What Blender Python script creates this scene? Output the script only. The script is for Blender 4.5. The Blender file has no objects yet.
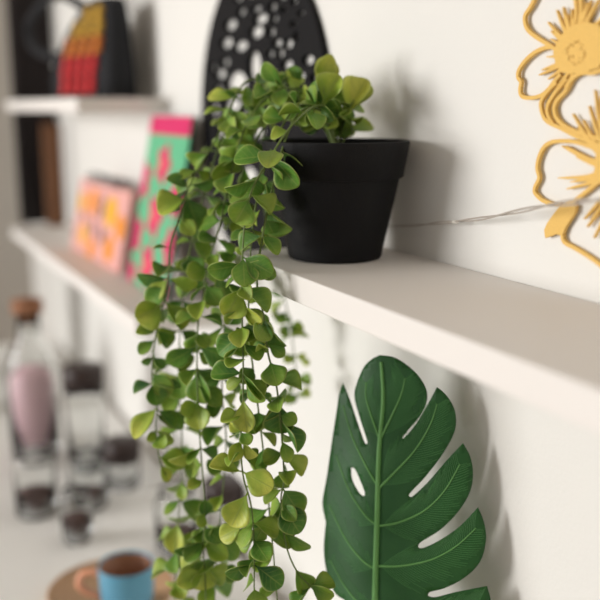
import bpy, bmesh, math, random
import numpy as np
from mathutils import Vector, Matrix
from mathutils.geometry import delaunay_2d_cdt
random.seed(7)
SC = bpy.context.scene
COL = SC.collection

# ------------------------------------------------------------------ camera
# world: wall plane Y=0 (room is Y<0), X along the wall, Z=0 is the top of the near shelf
FPX = 900.0
SHELF_FRONT = -0.1333
CAM = np.array([0.0, -0.4235, 0.124])
_m = np.array([-450.0, 193.0, -FPX]); _m /= np.linalg.norm(_m)
_ph = math.atan(193.0 / FPX)
_X = -_m; _Z = np.array([0, math.cos(_ph), math.sin(_ph)]); _Y = np.cross(_Z, _X)
ROT = np.array([_X, _Y, _Z])
cam_data = bpy.data.cameras.new('camera')
cam = bpy.data.objects.new('camera', cam_data); COL.objects.link(cam)
mw = Matrix.Identity(4)
for i in range(3):
    for j in range(3):
        mw[i][j] = ROT[i][j]
    mw[i][3] = CAM[i]
cam.matrix_world = mw
cam_data.sensor_width = 36; cam_data.lens = FPX / 600 * 36
cam_data.clip_start = 0.02
cam_data.dof.use_dof = True
cam_data.dof.focus_distance = 0.66
cam_data.dof.aperture_fstop = 3.0
SC.camera = cam

# ------------------------------------------------------------------ light, exposure
SC.view_settings.view_transform = 'Standard'
SC.view_settings.look = 'None'
SC.view_settings.gamma = 1
SC.view_settings.exposure = -0.36
world = bpy.data.worlds.new('world'); SC.world = world; world.use_nodes = True
world.node_tree.nodes['Background'].inputs[0].default_value = (1.0, 0.995, 0.985, 1)
world.node_tree.nodes['Background'].inputs[1].default_value = 0.62
def area(name, loc, target, sx, sy, power, col):
    d = bpy.data.lights.new(name, 'AREA'); d.shape = 'RECTANGLE'; d.size = sx; d.size_y = sy
    d.energy = power; d.color = col
    o = bpy.data.objects.new(name, d); COL.objects.link(o)
    o.location = loc
    o.rotation_euler = (Vector(target) - Vector(loc)).to_track_quat('-Z', 'Y').to_euler()
    return o
area('window_daylight', (-2.3, -4.6, 0.40), (-0.75, 0, -0.05), 1.9, 1.6, 255, (1.0, 0.985, 0.965))

# ------------------------------------------------------------------ helpers
def wray(x, y): return ROT @ np.array([x - 300.0, 300.0 - y, -FPX])
def at_y(x, y, Y):
    d = wray(x, y); t = (Y - CAM[1]) / d[1]; return Vector(CAM + t * d)
def at_z(x, y, Z):
    d = wray(x, y); t = (Z - CAM[2]) / d[2]; return Vector(CAM + t * d)
def at_d(x, y, dep):
    return Vector(CAM + wray(x, y) * dep / FPX)
def px_of(P):
    c = ROT.T @ (np.array(P) - CAM); return 300 + FPX * c[0] / -c[2], 300 - FPX * c[1] / -c[2], -c[2]

def srgb(r, g, b):
    f = lambda c: (c / 255 / 12.92) if c / 255 <= 0.04045 else ((c / 255 + 0.055) / 1.055) ** 2.4
    return (f(r), f(g), f(b), 1)

def mat(name, col, rough=0.5, bump=0.0, bscale=200.0, metal=0.0, var=0.0, vscale=6.0, spec=0.5, trans=0.0, ior=1.45):
    m = bpy.data.materials.new(name); m.use_nodes = True
    nt = m.node_tree; b = nt.nodes['Principled BSDF']
    b.inputs['Base Color'].default_value = col
    b.inputs['Roughness'].default_value = rough
    b.inputs['Metallic'].default_value = metal
    b.inputs['Specular IOR Level'].default_value = spec
    b.inputs['Transmission Weight'].default_value = trans
    b.inputs['IOR'].default_value = ior
    tc = nt.nodes.new('ShaderNodeTexCoord')
    if var > 0:
        n = nt.nodes.new('ShaderNodeTexNoise'); n.inputs['Scale'].default_value = vscale; n.inputs['Detail'].default_value = 5
        nt.links.new(tc.outputs['Object'], n.inputs['Vector'])
        mx = nt.nodes.new('ShaderNodeMix'); mx.data_type = 'RGBA'
        mx.inputs['A'].default_value = tuple(c * (1 - var) for c in col[:3]) + (1,)
        mx.inputs['B'].default_value = tuple(min(1, c * (1 + var)) for c in col[:3]) + (1,)
        nt.links.new(n.outputs['Fac'], mx.inputs['Factor']); nt.links.new(mx.outputs['Result'], b.inputs['Base Color'])
    if bump > 0:
        n2 = nt.nodes.new('ShaderNodeTexNoise'); n2.inputs['Scale'].default_value = bscale; n2.inputs['Detail'].default_value = 3
        nt.links.new(tc.outputs['Object'], n2.inputs['Vector'])
        bp = nt.nodes.new('ShaderNodeBump'); bp.inputs['Strength'].default_value = bump; bp.inputs['Distance'].default_value = 0.001
        nt.links.new(n2.outputs['Fac'], bp.inputs['Height']); nt.links.new(bp.outputs['Normal'], b.inputs['Normal'])
    return m

class MB:
    """collects geometry for ONE mesh object"""
    def __init__(s): s.v = []; s.f = []; s.mi = []; s.m = 0
    def quad(s, *p):
        i = len(s.v); s.v += [Vector(q) for q in p]; s.f.append(tuple(range(i, i + len(p)))); s.mi.append(s.m)
    def box(s, lo, hi):
        x0, y0, z0 = lo; x1, y1, z1 = hi; i = len(s.v)
        s.v += [Vector(q) for q in ((x0,y0,z0),(x1,y0,z0),(x1,y1,z0),(x0,y1,z0),(x0,y0,z1),(x1,y0,z1),(x1,y1,z1),(x0,y1,z1))]
        for f in ((3,2,1,0),(4,5,6,7),(0,1,5,4),(1,2,6,5),(2,3,7,6),(3,0,4,7)):
            s.f.append(tuple(i + k for k in f)); s.mi.append(s.m)
    def tube(s, pts, r, n=8, cap=True, flat=None):
        pts = [Vector(p) for p in pts]; k = len(pts); i0 = len(s.v)
        up = Vector((0.13, 0.2, 1)).normalized()
        for a, p in enumerate(pts):
            t = (pts[min(a + 1, k - 1)] - pts[max(a - 1, 0)]).normalized()
            e1 = t.cross(up)
            if e1.length < 1e-3: e1 = t.cross(Vector((1, 0, 0)))
            e1.normalize(); e2 = e1.cross(t)
            rr = r[a] if isinstance(r, (list, tuple)) else r
            for q in range(n):
                w = 2 * math.pi * q / n
                s.v.append(p + (e1 * math.cos(w) + e2 * math.sin(w)) * rr)
        for a in range(k - 1):
            for q in range(n):
                s.f.append((i0 + a*n + q, i0 + a*n + (q+1) % n, i0 + (a+1)*n + (q+1) % n, i0 + (a+1)*n + q)); s.mi.append(s.m)
        if cap:
            s.f.append(tuple(i0 + q for q in reversed(range(n)))); s.mi.append(s.m)
            s.f.append(tuple(i0 + (k-1)*n + q for q in range(n))); s.mi.append(s.m)
    def lathe(s, prof, n=48, c=(0, 0, 0)):
        i0 = len(s.v); k = len(prof)
        for r, z in prof:
            for q in range(n):
                w = 2 * math.pi * q / n
                s.v.append(Vector((c[0] + r * math.cos(w), c[1] + r * math.sin(w), c[2] + z)))
        for a in range(k - 1):
            for q in range(n):
                s.f.append((i0 + a*n + q, i0 + a*n + (q+1) % n, i0 + (a+1)*n + (q+1) % n, i0 + (a+1)*n + q)); s.mi.append(s.m)
        if prof[0][0] > 1e-6: s.f.append(tuple(i0 + q for q in reversed(range(n)))); s.mi.append(s.m)
        if prof[-1][0] > 1e-6: s.f.append(tuple(i0 + (k-1)*n + q for q in range(n))); s.mi.append(s.m)
    def prism(s, poly, frame):
        """poly: 2-D outline; frame(u,v,w)->point; w=0 back, w=1 front"""
        n = len(poly); i = len(s.v)
        s.v += [Vector(frame(u, v, 0)) for u, v in poly] + [Vector(frame(u, v, 1)) for u, v in poly]
        s.f.append(tuple(i + q for q in reversed(range(n)))); s.mi.append(s.m)
        s.f.append(tuple(i + n + q for q in range(n))); s.mi.append(s.m)
        for q in range(n):
            s.f.append((i + q, i + (q+1) % n, i + n + (q+1) % n, i + n + q)); s.mi.append(s.m)
    def build(s, name, mats, parent=None, smooth=False, bevel=0.0, seg=2, origin=None, fix=True):
        me = bpy.data.meshes.new(name)
        off = Vector(origin) if origin is not None else Vector((0, 0, 0))
        me.from_pydata([tuple(p - off) for p in s.v], [], s.f)
        for m in (mats if isinstance(mats, (list, tuple)) else [mats]): me.materials.append(m)
        me.polygons.foreach_set('material_index', s.mi)
        if fix:
            bm = bmesh.new(); bm.from_mesh(me)
            bmesh.ops.recalc_face_normals(bm, faces=bm.faces); bm.to_mesh(me); bm.free()
        if smooth:
            me.polygons.foreach_set('use_smooth', [True] * len(me.polygons))
        o = bpy.data.objects.new(name, me); COL.objects.link(o); o.location = off
        if parent is not None:
            o.parent = parent
            o.location = off - parent.location
        if bevel > 0:
            b = o.modifiers.new('bevel', 'BEVEL'); b.width = bevel; b.segments = seg; b.limit_method = 'ANGLE'
        if smooth == 'auto':
            pass
        return o

def tag(o, label, cat, group=None):
    o['label'] = label; o['category'] = cat
    if group: o['group'] = group
    return o
def thing(name, loc, label, cat, group=None):
    o = bpy.data.objects.new(name, None); COL.objects.link(o); o.location = loc
    o.empty_display_size = 0.02
    return tag(o, label, cat, group)
def struct(o): o['kind'] = 'structure'; return o
def spline(P, per=8):
    P = [Vector(p) for p in P]; out = []
    for i in range(len(P) - 1):
        p0 = P[max(i-1, 0)]; p1 = P[i]; p2 = P[i+1]; p3 = P[min(i+2, len(P)-1)]
        for k in range(per):
            t = k / per
            out.append(0.5 * ((2*p1) + (p2-p0)*t + (2*p0-5*p1+4*p2-p3)*t*t + (3*p1-p0-3*p2+p3)*t**3))
    out.append(P[-1]); return out

# ------------------------------------------------------------------ materials
M_wall = mat('wall_paint', srgb(229, 227, 222), 0.75, 0.25, 260, var=0.012, vscale=9)
M_grey = mat('dim_wall_grey', srgb(186, 180, 172), 0.8, 0.2, 200)  # lower light on the left wall is put into this grey
M_floor = mat('floor_wood', srgb(150, 125, 100), 0.6, var=0.15)
M_shelf = mat('white_laminate', srgb(232, 227, 222), 0.55, 0.06, 500)
M_pot = mat('black_plastic', srgb(15, 15, 17), 0.6, 0.5, 900, var=0.12, vscale=40, spec=0.25)
M_soil = mat('dark_soil', srgb(40, 32, 25), 0.95, 1.0, 300)
M_stem = mat('green_stem', srgb(98, 116, 56), 0.5, var=0.3, vscale=60)
M_gold = mat('gold_glitter', srgb(238, 194, 106), 0.6, 0.7, 1500, metal=0.0, var=0.16, vscale=900)
M_goldpit = mat('gold_engraving', srgb(176, 128, 52), 0.7)
M_iron = mat('black_iron', srgb(17, 16, 18), 0.7, 0.2, 300, spec=0.2)
M_wire = mat('clear_wire', srgb(178, 168, 158), 0.3, spec=0.7)
M_led = mat('clear_bulb', srgb(225, 220, 210), 0.15, spec=0.8)
M_pink = mat('pink_card', srgb(232, 172, 164), 0.6)
M_mint = mat('mint_card', srgb(96, 184, 138), 0.6)
M_hot = mat('hot_pink_ink', srgb(214, 34, 102), 0.6)
M_coral = mat('coral_ink', srgb(236, 100, 110), 0.6)
M_yel = mat('yellow_ink', srgb(240, 178, 30), 0.6)
M_org = mat('orange_ink', srgb(238, 146, 14), 0.6)
M_ink = mat('dark_ink', srgb(84, 80, 86), 0.6)
M_paper = mat('paper', srgb(238, 234, 224), 0.8)
M_black = mat('black_fabric', srgb(26, 27, 31), 0.85, 0.6, 700)
M_curt = mat('dark_curtain', srgb(40, 34, 34), 0.9, 0.4, 300, var=0.3, vscale=10)
M_brown = mat('brown_wood', srgb(112, 74, 46), 0.6, var=0.25, vscale=30)
M_red = mat('red_print', srgb(208, 48, 52), 0.7)
M_prtO = mat('orange_print', srgb(206, 120, 44), 0.7)
M_prtY = mat('mustard_print', srgb(196, 154, 52), 0.7)
M_lilac = mat('grey_lilac_print', srgb(120, 120, 150), 0.7)
M_cloth = mat('white_table', srgb(246, 245, 242), 0.7, 0.2, 300, var=0.02)
M_glass = mat('clear_glass', (0.97, 0.98, 0.975, 1), 0.02, trans=1.0, ior=1.3)
M_pglass = mat('pink_liquid', srgb(244, 206, 214), 0.25, var=0.1, vscale=20)
M_cork = mat('cork', srgb(150, 104, 76), 0.8, 0.6, 300, var=0.2, vscale=60)
M_lid = mat('dark_lid', srgb(52, 38, 36), 0.45)
M_choc = mat('dark_brown_beans', srgb(88, 64, 60), 0.8, 1.0, 150, var=0.3, vscale=90)
M_tray = mat('tray_wood', srgb(198, 158, 122), 0.5, 0.2, 100, var=0.2, vscale=18)
M_blue = mat('blue_glaze', srgb(96, 156, 184), 0.3, var=0.1, vscale=30)
M_mugin = mat('brown_glaze', srgb(158, 108, 80), 0.4)
M_peach = mat('peach_glaze', srgb(236, 165, 130), 0.4)
M_pale = mat('pale_blue_card', srgb(200, 208, 214), 0.7)
M_greyw = mat('grey_weave', srgb(176, 172, 170), 0.85, 0.6, 200, var=0.3, vscale=60)

def leaf_material(name, stops, edge, vein, rough, translucency, veinscale):
    """UV: u across (0.5 = midrib), v along. colour attribute 'tint': r picks the hue, g the lightness."""
    m = bpy.data.materials.new(name); m.use_nodes = True; nt = m.node_tree; N = nt.nodes; L = nt.links
    b = N['Principled BSDF']; out = N['Material Output']
    at = N.new('ShaderNodeAttribute'); at.attribute_name = 'tint'
    sep = N.new('ShaderNodeSeparateColor'); L.new(at.outputs['Color'], sep.inputs[0])
    uv = N.new('ShaderNodeUVMap'); sx = N.new('ShaderNodeSeparateXYZ'); L.new(uv.outputs[0], sx.inputs[0])
    def math_(op, a, b_=None, c=None):
        n = N.new('ShaderNodeMath'); n.operation = op
        for k, v in enumerate((a, b_, c)):
            if v is None: continue
            if isinstance(v, (int, float)): n.inputs[k].default_value = v
            else: L.new(v, n.inputs[k])
        return n.outputs[0]
    ua = math_('MULTIPLY', math_('ABSOLUTE', math_('SUBTRACT', sx.outputs['X'], 0.5)), 2.0)   # 0 midrib .. 1 edge
    # hue mix: yellow rises along v, per leaf
    fac = math_('ADD', sep.outputs['Red'], math_('MULTIPLY', math_('SUBTRACT', sx.outputs['Y'], 0.5), 0.35))
    tc = N.new('ShaderNodeTexCoord')
    nz = N.new('ShaderNodeTexNoise'); nz.inputs['Scale'].default_value = 90; nz.inputs['Detail'].default_value = 4
    L.new(tc.outputs['Object'], nz.inputs['Vector'])
    fac = math_('ADD', fac, math_('MULTIPLY', math_('SUBTRACT', nz.outputs['Fac'], 0.5), 0.5))
    cr = N.new('ShaderNodeValToRGB'); el = cr.color_ramp.elements
    el[0].position = 0.0; el[0].color = stops[0]; el[1].position = 1.0; el[1].color = stops[-1]
    for k, s in enumerate(stops[1:-1]):
        e = el.new((k + 1) / (len(stops) - 1)); e.color = s
    L.new(fac, cr.inputs[0])
    def mixc(f, A, B):
        n = N.new('ShaderNodeMix'); n.data_type = 'RGBA'
        if isinstance(f, (int, float)): n.inputs['Factor'].default_value = f
        else: L.new(f, n.inputs['Factor'])
        for key, v in (('A', A), ('B', B)):
            if isinstance(v, tuple): n.inputs[key].default_value = v
            else: L.new(v, n.inputs[key])
        return n.outputs['Result']
    # light rim
    def sstep(x, a, c):
        n = N.new('ShaderNodeMapRange'); n.interpolation_type = 'SMOOTHSTEP'
        L.new(x, n.inputs[0]); n.inputs[1].default_value = a; n.inputs[2].default_value = c
        return n.outputs[0]
    c = mixc(math_('MULTIPLY', sstep(ua, 0.86, 1.0), 0.75), cr.outputs[0], edge)
    # midrib + lateral veins
    mid = math_('SUBTRACT', 1.0, sstep(ua, 0.0, 0.09))
    lat = math_('FRACT', math_('SUBTRACT', math_('MULTIPLY', sx.outputs['Y'], veinscale), math_('MULTIPLY', ua, 1.6)))
    latl = math_('SUBTRACT', 1.0, sstep(math_('ABSOLUTE', math_('SUBTRACT', lat, 0.5)), 0.0, 0.16))
    vv = math_('MAXIMUM', math_('MULTIPLY', mid, 0.55), math_('MULTIPLY', latl, 0.22))
    c = mixc(vv, c, vein)
    hv = N.new('ShaderNodeHueSaturation'); L.new(c, hv.inputs['Color']); L.new(sep.outputs['Green'], hv.inputs['Value'])
    L.new(hv.outputs[0], b.inputs['Base Color'])
    b.inputs['Roughness'].default_value = rough
    b.inputs['Specular IOR Level'].default_value = 0.4
    bp = N.new('ShaderNodeBump'); bp.inputs['Strength'].default_value = 0.45; bp.inputs['Distance'].default_value = 0.0008
    n2 = N.new('ShaderNodeTexNoise'); n2.inputs['Scale'].default_value = 900; L.new(tc.outputs['Object'], n2.inputs['Vector'])
    L.new(math_('ADD', vv, math_('MULTIPLY', n2.outputs['Fac'], 0.5)), bp.inputs['Height']); L.new(bp.outputs[0], b.inputs['Normal'])
    tr = N.new('ShaderNodeBsdfTranslucent'); L.new(hv.outputs[0], tr.inputs['Color'])
    ms = N.new('ShaderNodeMixShader'); ms.inputs[0].default_value = translucency
    L.new(b.outputs[0], ms.inputs[1]); L.new(tr.outputs[0], ms.inputs[2]); L.new(ms.outputs[0], out.inputs['Surface'])
    return m
M_leaf = leaf_material('trailing_leaf', [srgb(54, 104, 48), srgb(102, 150, 56), srgb(158, 184, 68), srgb(212, 216, 98)],
                       srgb(176, 190, 104), srgb(158, 178, 88), 0.42, 0.22, 6.0)
M_mon = leaf_material('monstera_leaf', [srgb(40, 92, 44), srgb(54, 110, 52), srgb(74, 130, 60)],
                      srgb(36, 88, 42), srgb(40, 92, 46), 0.45, 0.32, 3.0)
M_monvein = mat('monstera_vein', srgb(104, 160, 88), 0.5)

# ------------------------------------------------------------------ room shell
b = MB(); b.box((-2.6, 0, -1.25), (1.2, 0.08, 1.4)); struct(b.build('wall_back', M_wall))
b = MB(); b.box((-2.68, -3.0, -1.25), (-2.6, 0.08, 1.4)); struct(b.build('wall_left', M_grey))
b = MB(); b.box((-2.68, -3.0, -1.33), (1.2, 0.08, -1.25)); struct(b.build('floor', M_floor))
b = MB(); b.box((-2.68, -3.0, 1.4), (1.2, 0.08, 1.46)); struct(b.build('unseen_ceiling', M_grey))  # out of view; added to keep world light off the shelf tops
b = MB(); b.box((1.2, -3.0, -1.33), (1.28, 0.08, 1.46)); struct(b.build('unseen_wall_right', M_grey))  # out of view; added so world light enters only through the open front

# ------------------------------------------------------------------ shelves
def shelf(x0, x1, z, label):
    b = MB(); b.box((x0, SHELF_FRONT, z - 0.021), (x1, -0.0005, z))
    o = b.build('wall_shelf', M_shelf, bevel=0.0012, origin=((x0 + x1) / 2, SHELF_FRONT / 2, z - 0.021))
    tag(o, label, 'shelf', 'white wall shelves')
shelf(-0.728, 0.30, 0.0, 'white wall shelf carrying the black plant pot, nearest the camera')
shelf(-2.02, -1.052, -0.130, 'white wall shelf at left carrying the pink and the mint patterned books')
shelf(-1.98, -1.315, 0.137, 'high white wall shelf at left carrying the black bag with coloured print')

# ------------------------------------------------------------------ potted trailing plant
PX, PY = -0.6640, -0.0662
plant = thing('trailing_plant', (PX, PY, 0), 'green artificial trailing plant spilling out of a black pot on the near white shelf', 'plant')
b = MB()
b.lathe([(0.0, 0.0), (0.0365, 0.0), (0.0385, 0.0006), (0.0398, 0.003), (0.0405, 0.008), (0.0532, 0.0665), (0.0534, 0.0672), (0.0556, 0.0675), (0.0563, 0.0682),
         (0.0610, 0.0950), (0.0610, 0.0967), (0.0602, 0.0973), (0.0592, 0.0969), (0.0586, 0.0953), (0.0530, 0.072), (0.0, 0.072)], 96, (PX, PY, 0))
pot = b.build('pot', M_pot, plant, smooth=True, origin=(PX, PY, 0))
pot['label'] = 'matt black plastic pot with a stepped rim'
mod = pot.modifiers.new('edge', 'EDGE_SPLIT'); mod.split_angle = math.radians(40)
b = MB(); b.lathe([(0.0535, 0.0745), (0.0545, 0.079), (0.045, 0.082), (0.02, 0.085), (0.0, 0.086)], 40, (PX, PY, 0))
b.build('soil', M_soil, plant, smooth=True, origin=(PX, PY, 0.08))

class Leaves:
    def __init__(s): s.v = []; s.f = []; s.uv = []; s.t = []
    def add(s, base, tip, side, width, cup=0.15, bend=0.12, tint=(0.3, 1.0), sh=0.58, fold=0.0):
        base = Vector(base); tip = Vector(tip); ax = tip - base; Ln = ax.length; ax.normalize()
        side = (side - ax * side.dot(ax)).normalized(); nor = ax.cross(side)
        NU, NV = 6, 13; i0 = len(s.v)
        for j in range(NV + 1):
            v = 1 - (1 - j / NV) ** 1.35
            # short petiole, then an obovate blade
            if v < 0.10: w = 0.06
            else:
                q = (v - 0.10) / 0.90
                w = max(0.06, math.sin(math.pi * q ** (math.log(0.5) / math.log(sh))) ** (0.75 if q < sh else 0.55)) if q < 0.9999 else 0.10
            for i in range(NU + 1):
                u = i / NU * 2 - 1
                z = cup * width * (u * u * w * w) + fold * width * abs(u) * w - bend * Ln * (v * v)
                s.v.append(base + ax * (Ln * v) + side * (u * w * width * 0.5) + nor * z)
                s.uv.append((0.5 + u * 0.5, v)); s.t.append((max(0, min(1, tint[0])), tint[1], 0, 1))
        for j in range(NV):
            for i in range(NU):
                a = i0 + j * (NU + 1) + i
                s.f.append((a, a + 1, a + NU + 2, a + NU + 1))
    def build(s, name, m, parent, origin):
        me = bpy.data.meshes.new(name); off = Vector(origin)
        me.from_pydata([tuple(p - off) for p in s.v], [], s.f); me.materials.append(m)
        uvl = me.uv_layers.new(name='UVMap')
        idx = np.zeros(len(me.loops), dtype=np.int32); me.loops.foreach_get('vertex_index', idx)
        uvl.data.foreach_set('uv', np.array(s.uv, dtype=np.float32)[idx].ravel())
        ca = me.color_attributes.new('tint', 'FLOAT_COLOR', 'POINT'); ca.data.foreach_set('color', np.array(s.t, dtype=np.float32).ravel())
        me.polygons.foreach_set('use_smooth', [True] * len(me.polygons))
        o = bpy.data.objects.new(name, me); COL.objects.link(o); o.parent = parent; o.location = off - parent.location
        sb = o.modifiers.new('thickness', 'SOLIDIFY'); sb.thickness = 0.0005; sb.offset = 0
        return o

VIEW = Vector(ROT @ np.array([0, 0, 1.0])); UPV = Vector(ROT @ np.array([0, 1.0, 0])); RIGHT = Vector(ROT @ np.array([1.0, 0, 0]))
soil0 = (PX, PY, 0.086)
# name, control points (photo x, photo y, distance from camera), random leaves: spacing, size, yellow, probability
VINES = {
 'front': [(330,112,.755),(316,106,.720),(297,120,.697),(281,140,.692),(267,163,.690),(253,187,.690),(247,210,.690),(243,245,.690),(242,313,.688),(243,350,.687),(243,397,.686),(241,440,.686),(243,475,.686),(251,505,.686),(254,545,.687),(254,610,.688)],
 'second': [(325,112,.77),(290,88,.765),(267,98,.762),(253,113,.758),(243,133,.755),(235,160,.752),(228,183,.75),(220,225,.748),(208,265,.747),(203,297,.746),(198,325,.745),(197,368,.744),(198,402,.744),(200,440,.745),(203,480,.746),(205,515,.747),(203,545,.747),(205,575,.747),(206,612,.747)],
 'left': [(322,112,.78),(280,80,.785),(250,80,.785),(238,92,.783),(230,110,.78),(221,130,.777),(208,153,.774),(197,170,.77),(188,190,.768),(178,220,.766),(170,247,.764),(167,287,.762),(157,330,.761),(153,357,.76),(152,383,.76),(157,405,.76),(156,430,.76),(160,462,.76),(166,475,.76)],
 'right': [(325,114,.750),(302,110,.715),(286,138,.703),(273,185,.698),(262,240,.694),(257,283,.690),(264,318,.694),(268,353,.692),(275,378,.691),(279,405,.690),(282,440,.690),(284,480,.690),(281,500,.690),(285,540,.690),(295,568,.690),(312,588,.690),(330,604,.690)],
 'deep': [(318,114,.79),(275,92,.80),(255,95,.80),(238,112,.80),(222,140,.80),(208,180,.80),(195,230,.80),(184,280,.80),(180,330,.80),(179,380,.80),(182,440,.80),(180,500,.80),(176,545,.80),(175,612,.80)],
 'middle': [(322,116,.775),(283,108,.772),(262,130,.77),(243,172,.767),(232,230,.765),(228,280,.765),(224,330,.765),(222,390,.765),(226,440,.765),(222,500,.765),(217,550,.765),(214,612,.765)],
 'tail': [(322,114,.75),(296,108,.728),(272,148,.715),(257,200,.712),(250,260,.711),(249,330,.71),(256,390,.71),(262,440,.71),(267,480,.71),(270,520,.71),(274,560,.71),(278,612,.71)],
 'wallside': [(320,112,.79),(285,100,.825),(266,120,.845),(262,170,.865),(268,230,.885),(280,280,.895),(290,325,.90),(296,372,.90),(297,400,.90)],
}
SPRIGS = {
 'a': [(336,135,.77),(331,112,.762),(327,88,.758)],
 'b': [(340,135,.765),(345,118,.757),(354,100,.753)],
 'c': [(326,132,.76),(312,116,.75),(300,104,.744)],
 'd': [(330,134,.77),(305,104,.775),(284,86,.775),(272,76,.775)],
 'e': [(345,138,.77),(352,128,.765),(352,136,.75)],
}
def world_path(cp, per=8): return spline([soil0] + [at_d(*c) for c in cp], per)
paths = {}
for k, cp in VINES.items(): paths[k] = world_path(cp, 10)
for k, cp in SPRIGS.items(): paths['sprig_' + k] = world_path(cp, 8)
leafsets = {k: Leaves() for k in paths}
samples = []
for k, P in paths.items():
    for p in P[3:]:
        samples.append((k,) + px_of(p))
# the clearly seen leaves: base x,y  tip x,y  apparent width  yellow  (photo measurements)
L = [(322,95,327,58,22,.95),(345,112,359,78,28,.85),(322,100,338,76,25,.70),(311,106,287,99,26,.35),(316,82,331,56,17,.8),(342,118,365,80,22,.95),
 (328,102,337,123,16,.35),(322,106,314,82,18,.2),(312,110,310,133,18,.2),(284,90,263,66,14,.3),(300,88,292,67,16,.25),(234,98,209,94,14,.75),(232,108,205,113,9,.6),
 (256,98,229,91,10,.6),(232,108,251,131,14,.55),(272,156,235,158,20,.28),(256,150,242,136,14,.4),(279,152,303,175,16,.25),(274,158,297,185,22,.25),(256,178,227,191,13,.25),
 (260,178,282,208,12,.3),(252,199,236,222,26,.35),(262,206,290,229,14,.3),(187,196,199,228,24,.25),(187,198,159,211,25,.7),(175,215,193,233,15,.6),(188,184,213,181,10,.15),(188,187,168,178,11,.2),
 (235,158,214,178,12,.5),(244,256,245,284,24,.3),(246,256,271,273,22,.25),(242,263,210,272,17,.3),(243,285,227,316,25,.65),(245,287,268,309,18,.3),(243,308,260,321,12,.75),(243,333,219,353,22,.25),
 (243,372,212,374,18,.12),(245,373,261,401,14,.4),(245,397,246,431,20,.7),(165,303,137,318,28,.72),(167,302,183,328,16,.6),(168,278,151,298,16,.7),(168,278,138,278,9,.15),(168,278,196,285,12,.6),
 (154,338,139,352,10,.35),(153,357,164,367,9,.2),(153,357,142,363,6,.2),(153,384,158,404,20,.28),(153,384,134,392,10,.1),(153,384,180,386,10,.12),(157,407,134,436,14,.8),(158,410,183,426,9,.25),
 (196,347,169,364,20,.18),(197,347,227,358,21,.15),(197,368,202,403,26,.35),(198,402,200,428,24,.6),(267,322,284,346,13,.2),(269,353,259,345,12,.6),(277,403,280,433,27,.15),(282,440,289,461,12,.5),
 (279,420,298,450,9,.15),(242,472,211,466,14,.75),(244,472,271,488,25,.75),(242,493,232,525,26,.82),(282,503,299,531,26,.12),(289,531,308,550,12,.3),(254,562,228,575,16,.1),(255,563,281,585,22,.1),
 (254,585,257,611,20,.6),(203,541,176,552,11,.12),(204,541,226,557,16,.5),(205,562,202,590,23,.7),(205,517,204,501,13,.2),(196,447,171,463,15,.78),(161,464,168,481,10,.8),(178,523,174,553,20,.8),
 (242,526,220,538,18,.8),(265,515,250,524,14,.2),(305,588,332,597,14,.5),(290,572,306,591,20,.4),(157,430,172,442,12,.65),(157,430,148,440,8,.6),(242,440,232,460,14,.8),(242,440,256,455,12,.8),
 (243,430,230,424,9,.75),(198,402,182,412,16,.6),(262,318,268,340,14,.25),(270,500,262,478,14,.4),(250,545,262,530,14,.4),(225,300,240,322,20,.2),(226,278,212,300,20,.2),(252,330,262,350,16,.7),
 (290,310,277,322,10,.35),(290,325,303,330,14,.6),(290,325,281,334,12,.4),(296,366,287,380,10,.2)]
rng = random.Random(11)
def nearest(x, y):
    best = None
    for s in samples:
        d = (s[1] - x) ** 2 + (s[2] - y) ** 2 + (0 if s[3] < .83 else 200)
        if best is None or d < best[0]: best = (d, s)
    return best[1]
for (x0, y0, x1, y1, w, ye) in L:
    k, sx_, sy_, dep = nearest(x0, y0)
    if x0 > 276 and y0 < 390 and y0 > 300 and ye != .2 and x0 >= 288: k, dep = 'wallside', .90
    ppm = FPX / dep
    ln = math.hypot(x1 - x0, y1 - y0) / ppm
    base = at_d(sx_ if abs(sx_ - x0) < 6 else x0, sy_ if abs(sy_ - y0) < 6 else y0, dep)
    tip = at_d(x1, y1, dep - rng.uniform(-0.004, 0.010))
    tip = base + (tip - base) * 1.05
    ax = (tip - base).normalized()
    flat = ax.cross(VIEW).normalized()
    wn = max(w / ppm * 1.18, 0.66 * (tip - base).length)
    th = math.acos(min(1, 1.12 * w / ppm / wn)) * rng.choice((-1, 1)) + rng.uniform(-0.25, 0.25)
    side = Matrix.Rotation(th, 3, ax) @ flat
    if ax.cross(side).dot(VIEW) < 0: side = -side
    if ax.cross(side).dot(VIEW) < 0: side = -side
    leafsets[k].add(base, tip, side, wn, cup=rng.uniform(0.1, 0.28), bend=rng.uniform(0.02, 0.14), tint=(ye + rng.uniform(-.06, .06), rng.uniform(0.92, 1.1)), sh=rng.uniform(0.54, 0.64), fold=rng.choice((0, 0, .12, .25)))
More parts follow.
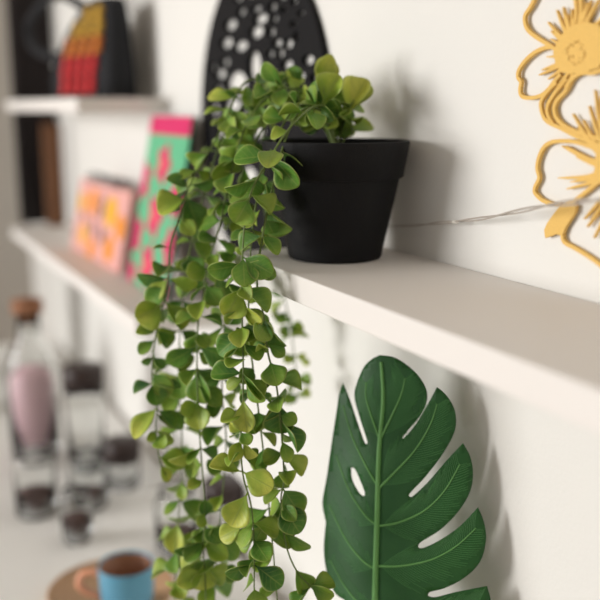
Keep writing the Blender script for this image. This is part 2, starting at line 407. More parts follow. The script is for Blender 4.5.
# the many smaller leaves in opposite pairs along every vine
DENS = {'front': (.0125, .020, .5), 'second': (.0120, .0205, .65), 'left': (.0165, .020, .5), 'right': (.0125, .021, .7), 'deep': (.0118, .0230, .85), 'middle': (.0118, .0225, .85), 'tail': (.0135, .0205, .7), 'wallside': (.017, .020, .8)}
def fill(k, P, step, size, prob, start):
    acc = 0; az = rng.uniform(0, 3)
    tot = sum((P[i+1] - P[i]).length for i in range(len(P) - 1)); run = 0
    for i in range(len(P) - 1):
        seg = (P[i+1] - P[i]); acc += seg.length; run += seg.length
        if acc < step or run < start: continue
        acc = 0; az += math.pi / 2 + rng.uniform(-.5, .5)
        t = seg.normalized(); e1 = t.cross(Vector((.3, .8, .1))).normalized(); e2 = t.cross(e1)
        f = run / tot
        for sgn in (0, math.pi):
            if rng.random() > prob: continue
            a = az + sgn + rng.uniform(-.3, .3)
            o = e1 * math.cos(a) + e2 * math.sin(a)
            d = (o * 0.85 + t * rng.uniform(-.1, .7) + Vector((0, 0, -0.25))).normalized()
            ln = size * rng.uniform(.7, 1.25)
            n = (VIEW * .5 + Vector((0, -.2, .5)) + o * .2 - t * .3 + Vector((rng.uniform(-.7, .7), rng.uniform(-.7, .7), rng.uniform(-.5, .5)))).normalized()
            side = n.cross(d)
            tip = P[i] + d * ln
            # leaves may not grow into the pot, the wall or the shelf board
            r = math.hypot(tip.x - PX, tip.y - PY)
            if tip.z < 0.105 and r < 0.066: continue
            if tip.y > -0.006: continue
            if -0.024 < tip.z < 0.003 and tip.x > -0.731 and tip.y > SHELF_FRONT - 0.002: continue
            ye = 0.22 + 0.38 * rng.random() ** 1.4 + 0.22 * f * rng.random()
            leafsets[k].add(P[i], tip, side, ln * rng.uniform(.66, .9), cup=rng.uniform(.08, .3), bend=rng.uniform(.02, .2), tint=(ye, rng.uniform(.85, 1.1)), sh=rng.uniform(.52, .64), fold=rng.choice((0, 0, .15, .3)))
for k, P in paths.items():
    if k.startswith('sprig_'): fill(k, P, .0075, .020, .8, .03)
    else: fill(k, P, *DENS[k], .045)
for k, P in paths.items():
    b = MB(); n = len(P)
    b.tube(P, [0.0010 * (1 - 0.45 * i / n) for i in range(n)], 6)
    st = b.build('vine' if not k.startswith('sprig_') else 'sprig', M_stem, plant, smooth=True, origin=P[0])
    ls = leafsets[k]
    if ls.v: 
        me = ls.build('foliage', M_leaf, st, P[0])
        me.location = (0, 0, 0)

# ------------------------------------------------------------------ monstera leaf (below the shelf, in a vase on the table)
def mon_depth(x, y):
    d = 0.719 - 0.00045 * (x - 380) - 0.00004 * (y - 450)
    d += 0.000004 * (x - 380) ** 2 * (1 if x < 380 else 0.35)       # blade folds back along the midrib
    return d
def mon(x, y, lift=0.0): return at_d(x, y, mon_depth(x, y) - lift)
def smooth2(P, per=4): return [(q.x, q.y) for q in spline([(a, c, 0) for a, c in P], per)]
outline = []
def seg(P): outline.extend(smooth2(P)[:-1])
seg([(380,355),(396,358),(414,371),(425,386),(427,400),(420,416),(409,429),(402,438)])
seg([(402,438),(405,437),(416,424),(428,404),(437,387)])
seg([(437,387),(447,396),(455,411),(455,430),(444,452),(426,476),(411,492),(409,496)])
seg([(409,496),(413,496),(428,482),(447,460),(463,443)])
seg([(463,443),(470,456),(473,473),(470,492),(458,512),(440,530),(421,542),(418,547)])
seg([(418,547),(423,548),(440,540),(460,526),(478,507)])
seg([(478,507),(484,522),(486,540),(480,562),(464,578),(445,588),(430,592),(428,596)])
seg([(428,596),(436,597),(456,592),(487,586)])
seg([(487,586),(491,604),(486,628),(466,650),(440,660),(425,664),(440,672),(455,690),(440,705),(412,704),(390,690),(375,668)])
seg([(375,668),(362,690),(348,700),(336,690),(332,668),(336,640),(345,612),(345,600)])
seg([(345,600),(336,594),(329,580),(325,562),(324,545),(326,522)])
seg([(326,522),(323,508),(323,498),(327,476),(331,448),(334,428),(337,409),(339,395),(343,383)])
seg([(343,383),(350,400),(358,424),(364,441),(366.5,444),(367,440),(360,418),(354.5,397),(357,383),(364,367),(372,359),(380,355)])
holes = [[(351,468),(355,469),(361,482),(365,493),(363,496),(358,491),(352,479)]]
holes = [smooth2(h + [h[0]], 3)[:-1] for h in holes]
def inside(p, poly):
    x, y = p; c = False; n = len(poly)
    for i in range(n):
        x1, y1 = poly[i]; x2, y2 = poly[(i+1) % n]
        if (y1 > y) != (y2 > y) and x < (x2 - x1) * (y - y1) / (y2 - y1) + x1: c = not c
    return c
vin = [Vector(p) for p in outline]; eds = [(i, (i+1) % len(outline)) for i in range(len(outline))]
for h in holes:
    o = len(vin); vin += [Vector(p) for p in h]; eds += [(o + i, o + (i+1) % len(h)) for i in range(len(h))]
def mid_x(y): return float(np.interp(y, [355, 400, 450, 520, 600, 668], [381, 383, 379, 377, 375, 375]))
yy = 358
while yy < 702:
    xx = 322
    while xx < 492:
        p = (xx + 0.37, yy + 0.21)
        if inside(p, outline) and not any(inside(p, h) for h in holes): vin.append(Vector(p))
        xx += 6
    yy += 6
cv, ce, cf, *_ = delaunay_2d_cdt(vin, eds, [], 0, 1e-4)
ml = Leaves()
for p in cv:
    ml.v.append(mon(p.x, p.y)); mx_ = mid_x(p.y)
    ml.uv.append((0.5, 0.5 + 0.002 * (p.y - 500))); ml.t.append((0.5, 1.0, 0, 1))
for f in cf:
    c = sum((cv[i] for i in f), Vector((0, 0))) / len(f)
    if inside((c.x, c.y), outline) and not any(inside((c.x, c.y), h) for h in holes): ml.f.append(tuple(f))
mroot = mon(375, 668)
monstera = thing('monstera_leaf', mroot, 'large dark green split monstera leaf standing below the near shelf at bottom right', 'leaf')
mblade = ml.build('blade', M_mon, monstera, mroot)
# the veins: midrib, one lateral per lobe, hair-fine side veins
vb = MB()
midp = [(381,362),(383,400),(379,450),(377,520),(375,600),(375,668)]
mp = smooth2(midp, 10)
vb.tube([mon(x, y, .0006) for x, y in mp], [0.0012 + 0.0018 * i / len(mp) for i in range(len(mp))], 6)
lats = [[(380,440),(392,415),(401,395),(405,378)], [(379,488),(395,472),(415,450),(430,425),(437,404)], [(379,526),(400,522),(425,510),(445,490),(460,464)],
        [(377,566),(400,566),(430,560),(455,547),(476,528)], [(376,612),(400,618),(430,618),(460,610),(480,602)],
        [(380,440),(372,418),(366,398),(366,382)], [(379,488),(366,466),(352,436),(343,405)], [(378,526),(365,515),(349,490),(336,455)], [(377,570),(362,560),(345,538),(329,505)], [(376,612),(360,604),(344,585),(330,560)]]
fine = MB()
for Lp in lats:
    q = smooth2(Lp, 10); n = len(q)
    vb.tube([mon(x, y, .0005) for x, y in q], [0.0010 - 0.0006 * i / n for i in range(n)], 5)
    right = Lp[0][0] < Lp[-1][0]
    for i in range(3, n - 1, 1):
        dx, dy = q[i+1][0] - q[i-1][0], q[i+1][1] - q[i-1][1]; dl = math.hypot(dx, dy); dx /= dl; dy /= dl
        for sg in (-1, 1):
            a = math.radians(48) * sg
            ex, ey = dx * math.cos(a) - dy * math.sin(a), dx * math.sin(a) + dy * math.cos(a)
            ln = (30 if right else 16) * (1.1 - 0.5 * i / n) * rng.uniform(.7, 1.1); pts = []
            for s_ in range(6):
                tt = s_ / 5 * ln
                wx, wy = q[i][0] + ex * tt + dx * tt * tt * .012, q[i][1] + ey * tt + dy * tt * tt * .012
                if not inside((wx, wy), outline) or any(inside((wx, wy), h) for h in holes): break
                pts.append(mon(wx, wy, .0003))
            if len(pts) > 2: fine.tube(pts, 0.00022, 4)
vb.build('veins', M_monvein, mblade, smooth=True, origin=mroot).location = (0, 0, 0)
M_mfine = mat('monstera_fine_vein', srgb(78, 138, 76), 0.5)
fine.build('side_veins', M_mfine, mblade, smooth=True, origin=mroot).location = (0, 0, 0)
TABLE_Z = -0.46
foot = Vector((mroot.x - 0.005, mroot.y - 0.01, TABLE_Z + 0.012))
b = MB(); b.tube(spline([mroot, mroot.lerp(foot, .5) + Vector((.004, 0, 0)), foot], 8), 0.0022, 8); b.build('petiole', M_monvein, monstera, smooth=True, origin=mroot).location = (0, 0, 0)

# ------------------------------------------------------------------ gold flower wall decoration
WY = -0.0046
GT = 0.0026
flower = thing('flower_wall_art', at_y(600, 110, 0), 'glittery gold cut-out of two flowers on the white wall at the right edge', 'wall art')
def ribbon(mb, P, w, per=6, taper=None):
    """a flat strip of width w (metres) standing off the wall, following photo points"""
    jit = Vector((0, rng.uniform(0, .0005), 0))
    W = [at_y(x, y, WY) + jit for x, y in P]; W = spline(W, per); n = len(W); i0 = len(mb.v)
    for i, p in enumerate(W):
        t = W[min(i+1, n-1)] - W[max(i-1, 0)]; t.y = 0; t.normalize(); s = Vector((-t.z, 0, t.x))
        ww = w * 0.5 * (taper(i / (n - 1)) if taper else 1)
        for sg, yy_ in ((-1, 0), (1, 0), (1, GT), (-1, GT)):
            mb.v.append(p + s * ww * sg + Vector((0, yy_, 0)))
    for i in range(n - 1):
        a = i0 + i * 4; c = a + 4
        for q in range(4):
            mb.f.append((a + q, a + (q+1) % 4, c + (q+1) % 4, c + q)); mb.mi.append(mb.m)
    mb.f.append((i0, i0+1, i0+2, i0+3)); mb.mi.append(mb.m)
    e = i0 + (n-1) * 4; mb.f.append((e+3, e+2, e+1, e)); mb.mi.append(mb.m)
b = MB(); PW = .0026
for P in [
  [(552,-40),(545,-22),(537,-8),(530,6),(524,16),(525,26),(530,33),(540,40),(550,46),(558,52)],
  [(572,-50),(573,-10),(575,8),(574,22),(570,36)], [(580,-50),(579,-10),(580,10),(577,30)],
  [(552,47),(543,48),(533,53),(524,61),(518,70),(517,77),(520,82),(519,90),(521,96),(528,98),(539,96),(547,90),(553,82),(560,74)],
  [(556,82),(548,90),(542,98),(540,106),(543,117),(549,123),(560,128),(575,136),(590,142),(605,148),(625,160)],
  [(572,74),(565,90),(556,100),(553,109),(556,119),(565,127),(578,133),(592,137),(605,142)],
  [(566,78),(556,90),(548,102),(546,110),(548,118),(552,124)],
  [(565,88),(572,78),(581,73),(592,73),(602,69),(615,62)],
  [(605,152),(590,147),(575,142),(562,141),(551,142),(543,147),(538,157),(536,168),(538,178),(534,187),(534,193),(541,200),(551,204),(560,205)],
  [(562,206),(572,202),(585,192),(600,180),(615,170)], [(561,233),(563,242),(575,249),(588,257),(600,266),(614,280),(626,270),(640,255),(660,235)],
  [(625,160),(650,130),(680,120),(700,140),(690,170),(660,185)], [(600,-45),(640,-30),(660,0),(650,30),(630,50)], [(660,235),(690,225),(700,200),(685,180),(660,180)]]:
    ribbon(b, P, PW)
b.build('petal_outline', M_gold, flower, origin=at_y(600, 110, 0))
def star(cx, cy, tips, body, name, base_w):
    mb = MB(); mb.prism([tuple(p) for p in body], lambda u, v, w: at_y(u, v, WY - .0002) + Vector((0, GT * (1 - w), 0)))
    for tx, ty in tips:
        mx_, my_ = (cx + tx) / 2 + (ty - cy) * .06, (cy + ty) / 2 - (tx - cx) * .06
        ribbon(mb, [(cx + (tx - cx) * .3, cy + (ty - cy) * .3), (mx_, my_), (tx, ty)], base_w, 6, taper=lambda t: max(.12, 1 - t ** 1.6 * .85))
    return mb.build(name, M_gold, flower, origin=at_y(600, 110, 0))
star(578, 50, [(547,22),(550,31),(556,10),(562,7),(571,9),(550,39),(546,57),(538,75),(547,79),(556,88),(590,0),(600,-4),(612,8),(616,30),(620,50),(612,62),(566,14),(541,70),(586,2)],
     [(556,44),(562,34),(568,28),(576,24),(588,22),(600,26),(606,40),(605,58),(598,68),(584,72),(570,74),(560,72),(555,62),(553,52)], 'stamen_burst', .0040)
star(617, 168, [(572,114),(582,120),(577,127),(588,106),(594,90),(561,146),(576,157),(557,178),(566,189),(583,219),(586,227),(593,238),(604,240),(570,182),(565,146),(600,96),(612,100),(640,110),(660,150),(650,200),(630,230)],
     [(596,150),(606,142),(620,140),(634,150),(638,168),(630,184),(615,192),(602,186),(594,172)], 'stamen_burst', .0040)
b = MB(); b.prism([(545,238),(544,230),(547,223),(552,216),(558,208),(566,203),(576,205),(575,212),(570,220),(565,228),(562,236),(556,234),(551,236)], lambda u, v, w: at_y(u, v, WY) + Vector((0, GT * (1 - w), 0)))
b.build('gold_leaf', M_gold, flower, origin=at_y(600, 110, 0))
b = MB(); ribbon(b, [(546,233),(553,223),(562,212),(570,206)], .0007)
for v_ in b.v: v_.y -= .0003
b.build('leaf_groove', M_goldpit, flower, origin=at_y(600, 110, 0))
b = MB()
for q in range(26):
    a = q * 2.4; r = 3 + 8.5 * (q / 26) ** .5 if q % 2 else 9.5
    c0 = at_y(576 + r * .9 * math.cos(a), 53 + r * 1.15 * math.sin(a), WY - .0003); s_ = rng.uniform(.0003, .0007)
    b.box((c0.x - s_, c0.y - .0002, c0.z - s_), (c0.x + s_, c0.y + .0006, c0.z + s_))
b.build('engraving', M_goldpit, flower, origin=at_y(600, 110, 0))

# ------------------------------------------------------------------ clear wire of the string light
wpts = [at_y(x, y, Y) for x, y, Y in [(395,226,-.004),(420,225,-.006),(438,223,-.009),(460,221,-.012),(485,218,-.016),(515,212,-.022),(545,206,-.028),(575,202,-.034),(605,200,-.040),(640,200,-.046)]]
wpts = spline([at_y(340, 226, -.003)] + wpts, 10)
wl = thing('string_light', wpts[0], 'thin clear twisted wire of a string light running along the wall from behind the pot', 'string light')
for ph in (0, math.pi):
    b = MB(); tw = []
    for i, p in enumerate(wpts):
        a = i * .20 + ph; tw.append(p + Vector((0, math.sin(a), math.cos(a))) * (.0005 + .0010 * i / len(wpts)))
    b.tube(tw, [.0004 + .0005 * i / len(tw) for i in range(len(tw))], 6); b.build('wire', M_wire, wl, smooth=True, origin=wpts[0])
b = MB(); c0 = at_y(455, 222, -.0115); b.tube([c0 + Vector((-.004, 0, -.0003)), c0 + Vector((-.002, 0, 0)), c0 + Vector((.002, 0, .0002)), c0 + Vector((.004, 0, .0004))], [.0006, .0014, .0014, .0006], 8)
b.build('light_bulb', M_led, wl, smooth=True, origin=wpts[0])

# ------------------------------------------------------------------ round black openwork disc on the wall
AX, AZ, AR = -0.9694, 0.1102, 0.1796
cu = bpy.data.curves.new('c', 'CURVE'); cu.dimensions = '2D'; cu.fill_mode = 'BOTH'; cu.extrude = 0.003; cu.resolution_u = 3
def closed(pts):
    s = cu.splines.new('POLY'); s.points.add(len(pts) - 1); s.use_cyclic_u = True
    for q, (u, v) in enumerate(pts): s.points[q].co = (u, v, 0, 1)
closed([(AR * math.cos(a * math.pi / 48), AR * math.sin(a * math.pi / 48)) for a in range(96)])
# leaf openings: photo x, y, half width, half height (photo pixels), tilt
H0 = [(238,84,10,12,0),(256,66,6.5,15,0),(247,94,9,9,0),(258,32,7,6,.4),(262,19,7,5,.2),(274,7,4,5,0),(258,9,5,3,0),(242,46,7,5,-.4),(232,25,6,5,0),(228,43,6,5,.3),(243,12,4,4,0),(240,66,6,5,0),
      (279,43,5,4,.2),(290,44,5,5,.4),(282,53,4,6,-.3),(289,65,6,5,.5),(298,37,3,5,.2),(301,45,4,3.5,0),(310,60,6,5,-.3),(309,23,5,3,0),(303,13,4,2.5,0),(273,32,4,5,0),(276,19,4,3.5,0),(269,82,6,8,0),(276,96,5,4,0),(320,46,3,3,0),
      (227,62,4,4,0),(222,74,5,5,0),(285,10,3,3,0),(249,28,4,5,.4),(295,24,3,3,0),(215,68,3,5,0),(290,82,5,4,0),(302,76,5,4,.2),(316,78,4,4,0),(272,54,4,4,0),(234,105,8,6,0),(250,112,6,5,0),(220,92,4,7,0),(216,110,4,8,0),(262,110,7,7,0),(240,125,9,7,0),(258,130,8,7,0),(225,135,6,9,0),(244,150,9,8,0),(270,130,7,9,0),(230,165,6,8,0),(250,175,8,8,0),
      (268,-8,5,5,0),(252,-6,5,4,0),(284,-4,5,4,0),(296,2,4,3,0),(262,-22,5,4,0),(276,-22,4,4,0),(240,-2,4,4,0),(290,-16,4,3,0)]
done = []
for (x, y, a_, c_, tl) in H0:
    P0 = at_y(x, y, -.004); Pu = at_y(x + 1, y, -.004); Pv = at_y(x, y - 1, -.004)
    mx_, mz_ = abs(Pu.x - P0.x), abs(Pv.z - P0.z)
    u, v = P0.x - AX, P0.z - AZ; ru, rv = a_ * mx_ * 1.08, c_ * mz_ * 1.08
    if math.hypot(u, v) + max(ru, rv) > AR - .006: continue
    ok = True
    for (du, dv, dru, drv) in done:
        if ((u - du) / (ru + dru)) ** 2 + ((v - dv) / (rv + drv)) ** 2 < 1.02: ok = False
    if not ok: continue
    done.append((u, v, ru, rv))
    pts = []
    for q in range(14):
        w = 2 * math.pi * q / 14; pu, pv = ru * math.cos(w), rv * math.sin(w)
        pts.append((u + pu, v + pv))
    closed(pts)
co = bpy.data.objects.new('c', cu); COL.objects.link(co); bpy.context.view_layer.update()
me = bpy.data.meshes.new_from_object(co.evaluated_get(bpy.context.evaluated_depsgraph_get()))
bpy.data.objects.remove(co); me.name = 'openwork_disc'
me.materials.clear(); me.materials.append(M_iron)
disc = bpy.data.objects.new('openwork_disc', me); COL.objects.link(disc)
disc.rotation_euler = (math.pi / 2, 0, 0); disc.location = (AX, -.004, AZ)
tag(disc, 'round black openwork wall plaque with leaf-shaped holes, on the wall behind the trailing plant', 'wall art')

# ------------------------------------------------------------------ patterned books on the lower background shelf
LZ = -0.130
def oriented_box(name_root, loc, width, height, thick, lean, rotz, cover, label, cat):
    """a book standing on its lower edge, leaning back; local x = width, z = height, -y = front"""
    t = thing(name_root, loc, label, cat); t.rotation_euler = (-lean, 0, rotz)
    return t
def local_part(t, mb, name, m, bevel=0.0, smooth=False):
    o = mb.build(name, m, None, smooth=smooth, bevel=bevel); o.parent = t; return o
def blob(mb, cx, cz, r, y, n=14, lob=0, ph=0, sx=1, th=.0006, lim=9, zlim=9):
    pts = []
    for q in range(n * 2):
        a = math.pi * q / n; rr = r * (1 + (0.22 * math.cos(lob * a + ph) if lob else 0))
        pts.append((max(-lim, min(lim, cx + rr * math.cos(a) * sx)), max(.0005, min(zlim, cz + rr * math.sin(a)))))
    mb.prism(pts, lambda u, v, w: (u, y - w * th, v))
# tall mint one with hot pink blossoms
W_, Hh, T_ = .178, .245, .006
bk = oriented_box('patterned_book', (-1.219, -.072, LZ + .001), W_, Hh, T_, .19, 0, M_mint, 'tall mint book with hot pink flowers, leaning on the wall on the left lower shelf', 'book')
b = MB(); b.box((-W_/2, 0, 0), (W_/2, .002, Hh))
local_part(bk, b, 'cover', M_mint)
b = MB(); b.box((-W_/2, .0022, 0), (W_/2, T_, Hh)); local_part(bk, b, 'back_cover', M_black)
b = MB(); b.box((-W_/2, -.0006, Hh - .026), (W_/2, 0, Hh)); local_part(bk, b, 'pink_border', M_hot)
for (u, v, r) in [(.000,.178,.030),(-.080,.150,.030),(.078,.140,.032),(-.004,.106,.034),(-.078,.070,.028),(.080,.070,.030),(-.006,.034,.033),(-.080,.006,.028),(.080,.004,.028)]:
    b = MB(); blob(b, u, v, r / 1.15, 0, lob=5, ph=u * 40, lim=W_/2, zlim=Hh); fl = local_part(bk, b, 'blossom_print', M_hot)
    if abs(u) < .02:
        b = MB(); blob(b, u, v, r * .42, -.0007, lob=5); local_part(fl, b, 'blossom_centre_print', M_coral)
# pink one with lemons
W2, H2, T2 = .310, .130, .007
bx = oriented_box('lemon_notebook', (-1.508, -.078, LZ + .001), W2, H2, T2, .20, .02, M_pink, 'pink spiral notebook with orange and yellow fruit print, left of the mint book', 'notebook')
b = MB(); b.box((-W2/2, 0, 0), (W2/2, T2, H2)); local_part(bx, b, 'cover', M_pink, bevel=.002)
for (u, v, r, m_) in [(-.048,.094,.023,M_org),(.066,.088,.026,M_yel),(-.082,.034,.019,M_yel),(-.020,.017,.018,M_org),(.084,.030,.021,M_org),(-.122,.088,.018,M_yel),(.128,.070,.020,M_org)]:
    b = MB(); blob(b, u, v, r, 0, sx=1.25, lim=W2/2, zlim=H2); local_part(bx, b, 'fruit_print', m_)
for (u, v, r) in [(.008,.084,.014),(-.030,.050,.013),(.034,.046,.014),(-.088,.064,.009),(.012,.103,.009)]:
    b = MB(); blob(b, u, v, r, 0, sx=.9, lob=3); local_part(bx, b, 'leaf_print', M_ink)
b = MB()
for q in range(13):
    u = -.105 + q * .0175
    b.tube([(u, .001, H2 - .004), (u, -.004, H2 + .004), (u, .004, H2 + .012), (u, .016, H2 + .012), (u, .022, H2 + .003)], .0016, 6)
local_part(bx, b, 'spiral_binding', M_ink)

# ------------------------------------------------------------------ black bag with coloured print on the high shelf
UZ = 0.137
bag = thing('black_bag', (-1.455, -.07, UZ), 'black fabric bag with mustard to red print, on the high left shelf', 'bag')
b = MB()
rows = [(0.0, -1.585, -1.362), (.03, -1.590, -1.360), (.07, -1.565, -1.362), (.11, -1.520, -1.364), (.136, -1.475, -1.368), (.146, -1.44, -1.376)]
i0 = 0
for z, xa, xb in rows:
    dep_ = 0.066 * (1 - .55 * (z / .152) ** 1.5); yc = -.068
    ring = []
    for q in range(28):
        a = 2 * math.pi * q / 28; ca, sa = math.cos(a), math.sin(a)
        e = 0.45
        ring.append(Vector(((xa + xb) / 2 + (xb - xa) / 2 * math.copysign(abs(ca) ** e, ca), yc + dep_ / 2 * math.copysign(abs(sa) ** e, sa), UZ + .001 + z)))
    b.v += ring
for a in range(len(rows) - 1):
    for q in range(28): b.f.append((a*28 + q, a*28 + (q+1) % 28, (a+1)*28 + (q+1) % 28, (a+1)*28 + q)); b.mi.append(0)
b.f.append(tuple(reversed(range(28)))); b.mi.append(0); b.f.append(tuple((len(rows)-1)*28 + q for q in range(28))); b.mi.append(0)
bag.rotation_euler = (0, 0, .2)
body = b.build('body', M_black, bag, smooth=True, origin=bag.location)
b = MB(); b.tube(spline([(-1.47, -.075, UZ + .138), (-1.56, -.085, UZ + .165), (-1.68, -.085, UZ + .130), (-1.66, -.085, UZ + .085), (-1.575, -.075, UZ + .066)], 8), .008, 8)
b.build('strap', M_black, bag, smooth=True, origin=bag.location)
def front_y(z): return -.068 - 0.066 * (1 - .55 * (z / .152) ** 1.5) / 2 - .0004
def glyphs(z0, z1, xa, xb, n, m, name):
    """a row of illegible rounded strokes printed on the bag's front"""
    mb = MB(); r2 = random.Random(int(z0 * 1e4))
    for q in range(n):
        xc = xa + (xb - xa) * (q + .5) / n; w = (xb - xa) / n * .40
        zs = [z0 + (z1 - z0) * t for t in (0.05, .3, .55, .8, .98)]
        xs = [xc + w * s_ for s_ in (-.8, .7, -.5, .8, -.3)]
        mb.tube(spline([(x_, front_y(z_) - .001, UZ + z_) for x_, z_ in zip(xs, zs)], 5), .0046, 6)
    mb.build(name, m, bag, smooth=True, origin=bag.location)
glyphs(.008, .034, -1.522, -1.390, 4, M_red, 'lettering')
glyphs(.038, .062, -1.520, -1.386, 4, M_red, 'lettering')
glyphs(.066, .090, -1.512, -1.374, 4, M_prtO, 'lettering')
glyphs(.094, .114, -1.486, -1.374, 3, M_prtY, 'lettering')
glyphs(.117, .134, -1.450, -1.378, 2, M_prtY, 'lettering')
# ------------------------------------------------------------------ dark curtain in the far corner
b = MB(); n = 24
pts = [(-2.10 + .008 * math.sin(q * .9), -.100 + q * .0040, 0) for q in range(n)]
for z in (-.135, .75):
    b.v += [Vector((x, y, z)) for x, y, _ in pts]
    b.v += [Vector((x - .012, y, z)) for x, y, _ in pts]
for q in range(n - 1):
    for o_ in (0, n): b.f.append((o_ + q, o_ + q + 1, o_ + 2*n + q + 1, o_ + 2*n + q)); b.mi.append(0)
for q in range(n - 1):
    b.f.append((q, q+1, n+q+1, n+q)); b.mi.append(0); b.f.append((2*n+q, 2*n+q+1, 3*n+q+1, 3*n+q)); b.mi.append(0)
b.f.append((0, n, 3*n, 2*n)); b.mi.append(0); b.f.append((n-1, 2*n-1, 4*n-1, 3*n-1)); b.mi.append(0)
cur = b.build('curtain', M_curt, smooth=True, origin=(-2.10, -.05, -.135))
tag(cur, 'narrow dark curtain hanging against the wall behind the two left shelves', 'curtain')
b = MB(); b.box((-2.006, -.060, LZ + .0006), (-1.990, -.022, .09)); o = b.build('wooden_plank', M_brown, origin=(-2.0, -.04, LZ), bevel=.002)
tag(o, 'narrow brown wooden plank upright on the far end of the left lower shelf', 'plank')

# ------------------------------------------------------------------ table and what stands on it
tb = thing('side_table', (-1.5, -.35, -1.25), 'white table along the wall below the left shelves, at bottom left', 'table')
b = MB(); b.box((-2.30, -.75, TABLE_Z - .03), (-.50, -.012, TABLE_Z)); b.build('tabletop', M_cloth, tb, bevel=.004, origin=tb.location)
for x in (-2.25, -.55):
    for y in (-.70, -.06):
        b = MB(); b.box((x - .025, y - .025, -1.249), (x + .025, y + .025, TABLE_Z - .03)); b.build('leg', M_cloth, tb, origin=(x, y, -1.25))
# round wooden tray with the blue mug
tp = at_z(112, 598, TABLE_Z); tp = Vector((tp.x, tp.y, TABLE_Z + .0006))
b = MB(); b.lathe([(0, 0), (.066, 0), (.072, .002), (.076, .013), (.074, .014), (.068, .006), (0, .006)], 56, tp)
tr = b.build('round_tray', M_tray, smooth=True, origin=tp); tag(tr, 'round light wooden tray under the blue mug on the white table', 'tray')
mp_ = at_z(128, 608, TABLE_Z + .006); mp_.z = TABLE_Z + .0072
mug = thing('mug', mp_, 'small blue mug with brown inside, on the round wooden tray', 'mug')
b = MB(); b.lathe([(0, 0), (.026, 0), (.029, .003), (.031, .020), (.0325, .055), (.0318, .0565), (.0306, .055), (.0292, .025), (0, .0248)], 40, mp_); b.build('body', M_blue, mug, smooth=True, origin=mp_)
b = MB(); b.lathe([(0, .0252), (.0285, .0254), (.0290, .026), (.0301, .0535), (.0303, .0535), (.0296, .0262), (.0290, .025)], 40, mp_); b.build('inside', M_mugin, mug, smooth=True, origin=mp_)
b = MB(); b.tube(spline([mp_ + Vector((-.012, -.028, .046)), mp_ + Vector((-.02, -.046, .044)), mp_ + Vector((-.02, -.050, .028)), mp_ + Vector((-.012, -.0285, .014))], 8), .0045, 8)
h = b.build('handle', M_peach, mug, smooth=True, origin=mp_); h['label'] = 'peach coloured mug handle'

def jar(px, py, z_content, r, hgt, label, lid=None, group='glass jars on the white table', neck=0.8):
    p = at_z(px, py, TABLE_Z); p.z = TABLE_Z + .0008
    t = thing('glass_jar', p, label, 'jar', group)
    b = MB(); b.lathe([(0, 0), (r*.94, 0), (r, .004), (r, hgt*.78), (r*neck, hgt*.9), (r*neck, hgt), (r*neck-.002, hgt), (r*neck-.002, hgt*.9), (r-.002, hgt*.77), (r-.002, .006), (0, .005)], 40, p)
    b.build('glass_body', M_glass, t, smooth=True, origin=p)
    if z_content > 0:
        b = MB(); b.lathe([(0, .0055), (r-.0028, .0065), (r-.0028, z_content), (r*.5, z_content + .003), (0, z_content + .002)], 32, p); b.build('contents', M_choc, t, smooth=True, origin=p)
    if lid:
        b = MB(); b.lathe([(0, hgt - .004), (r*neck - .0028, hgt - .004), (r*neck - .0028, hgt + .0004), (r*neck + .002, hgt + .0006), (r*neck + .002, hgt + lid), (r*neck - .001, hgt + lid + .002), (0, hgt + lid + .002)], 36, p)
        b.build('lid', M_lid, t, smooth=True, origin=p)
    return t
jar(37, 513, .030, .030, .095, 'small glass jar with dark brown contents, leftmost on the white table', None)
jar(78, 540, .034, .021, .075, 'slim glass jar with dark contents, nearest to the wooden tray', None)
jar(90, 506, .018, .028, .085, 'clear glass jar with a thin dark layer, behind the slim jar', None)
jar(124, 486, .0, .026, .045, 'small glass jar with a brown lid, right of the other jars', .030, neck=1.0)
jar(88, 474, .0, .031, .150, 'tall glass jar with a black lid, under the lower left shelf', .030, neck=1.0)
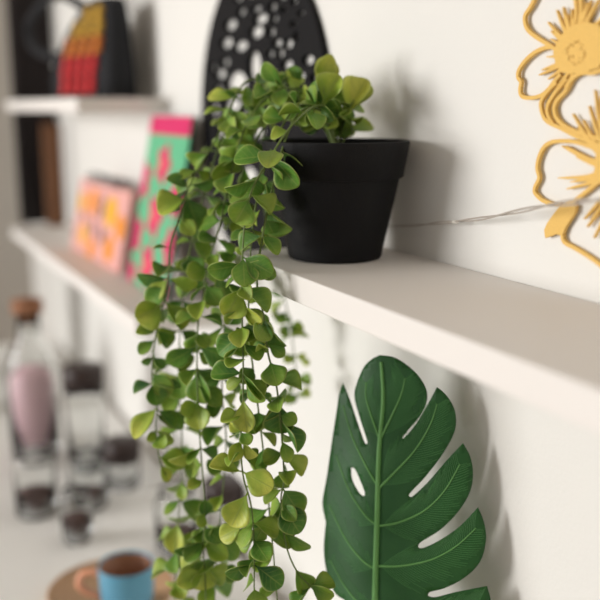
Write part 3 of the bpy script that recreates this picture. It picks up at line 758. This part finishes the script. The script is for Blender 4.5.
# the pink bottle with a cork
p = at_z(37, 462, TABLE_Z); p.z = TABLE_Z + .0008
t = thing('corked_bottle', p, 'tall glass bottle of pink liquid with a cork stopper, at the left edge', 'bottle')
R_ = .040
b = MB(); b.lathe([(0, 0), (R_*.94, 0), (R_, .005), (R_, .165), (R_*.8, .195), (R_*.5, .215), (R_*.45, .250), (R_*.5, .255), (R_*.42, .255), (R_*.40, .215), (R_*.72, .194), (R_-.003, .164), (R_-.003, .007), (0, .006)], 40, p); b.build('glass_body', M_glass, t, smooth=True, origin=p)
b = MB(); b.lathe([(0, .0065), (R_-.0038, .008), (R_-.0038, .147), (R_*.6, .165), (0, .167)], 36, p); b.build('pink_liquid', M_pglass, t, smooth=True, origin=p)
b = MB(); b.lathe([(0, .240), (R_*.38, .240), (R_*.42, .256), (R_*.62, .257), (R_*.62, .278), (0, .280)], 32, p); b.build('cork', M_cork, t, smooth=True, origin=p)
# pale box and dark jar further left
jar(178, 548, .020, .030, .085, 'clear glass jar with a low dark layer, behind the left hanging vines', None)
jar(226, 545, .0, .028, .070, 'glass jar with a dark lid standing against the wall behind the vines', .022, neck=1.0)
b = MB(); b.box((-2.12, -.36, TABLE_Z + .0005), (-1.98, -.26, TABLE_Z + .30)); tag(b.build('pale_box', M_pale, origin=(-2.05, -.31, TABLE_Z), bevel=.004), 'pale blue-grey box at the far left edge behind the corked bottle', 'box')
p = Vector((-1.80, -.29, TABLE_Z + .0006))
b = MB(); b.lathe([(0, 0), (.045, 0), (.055, .02), (.058, .09), (.045, .13), (.032, .15), (.034, .165), (0, .165)], 32, p); tag(b.build('brown_vase', M_lid, smooth=True, origin=p), 'dark brown vase behind the corked bottle at the left edge', 'vase')
# slim vase that holds the monstera leaf (below the frame)
p = Vector((foot.x, foot.y, TABLE_Z + .0006))
b = MB(); b.lathe([(0, 0), (.03, 0), (.033, .004), (.033, .010), (.020, .0105), (.0085, .0105), (.0085, .0075), (0, .0075)], 32, p)
tag(b.build('leaf_stand', M_glass, smooth=True, origin=p), 'low clear glass stand holding the stem of the monstera leaf on the white table', 'stand')
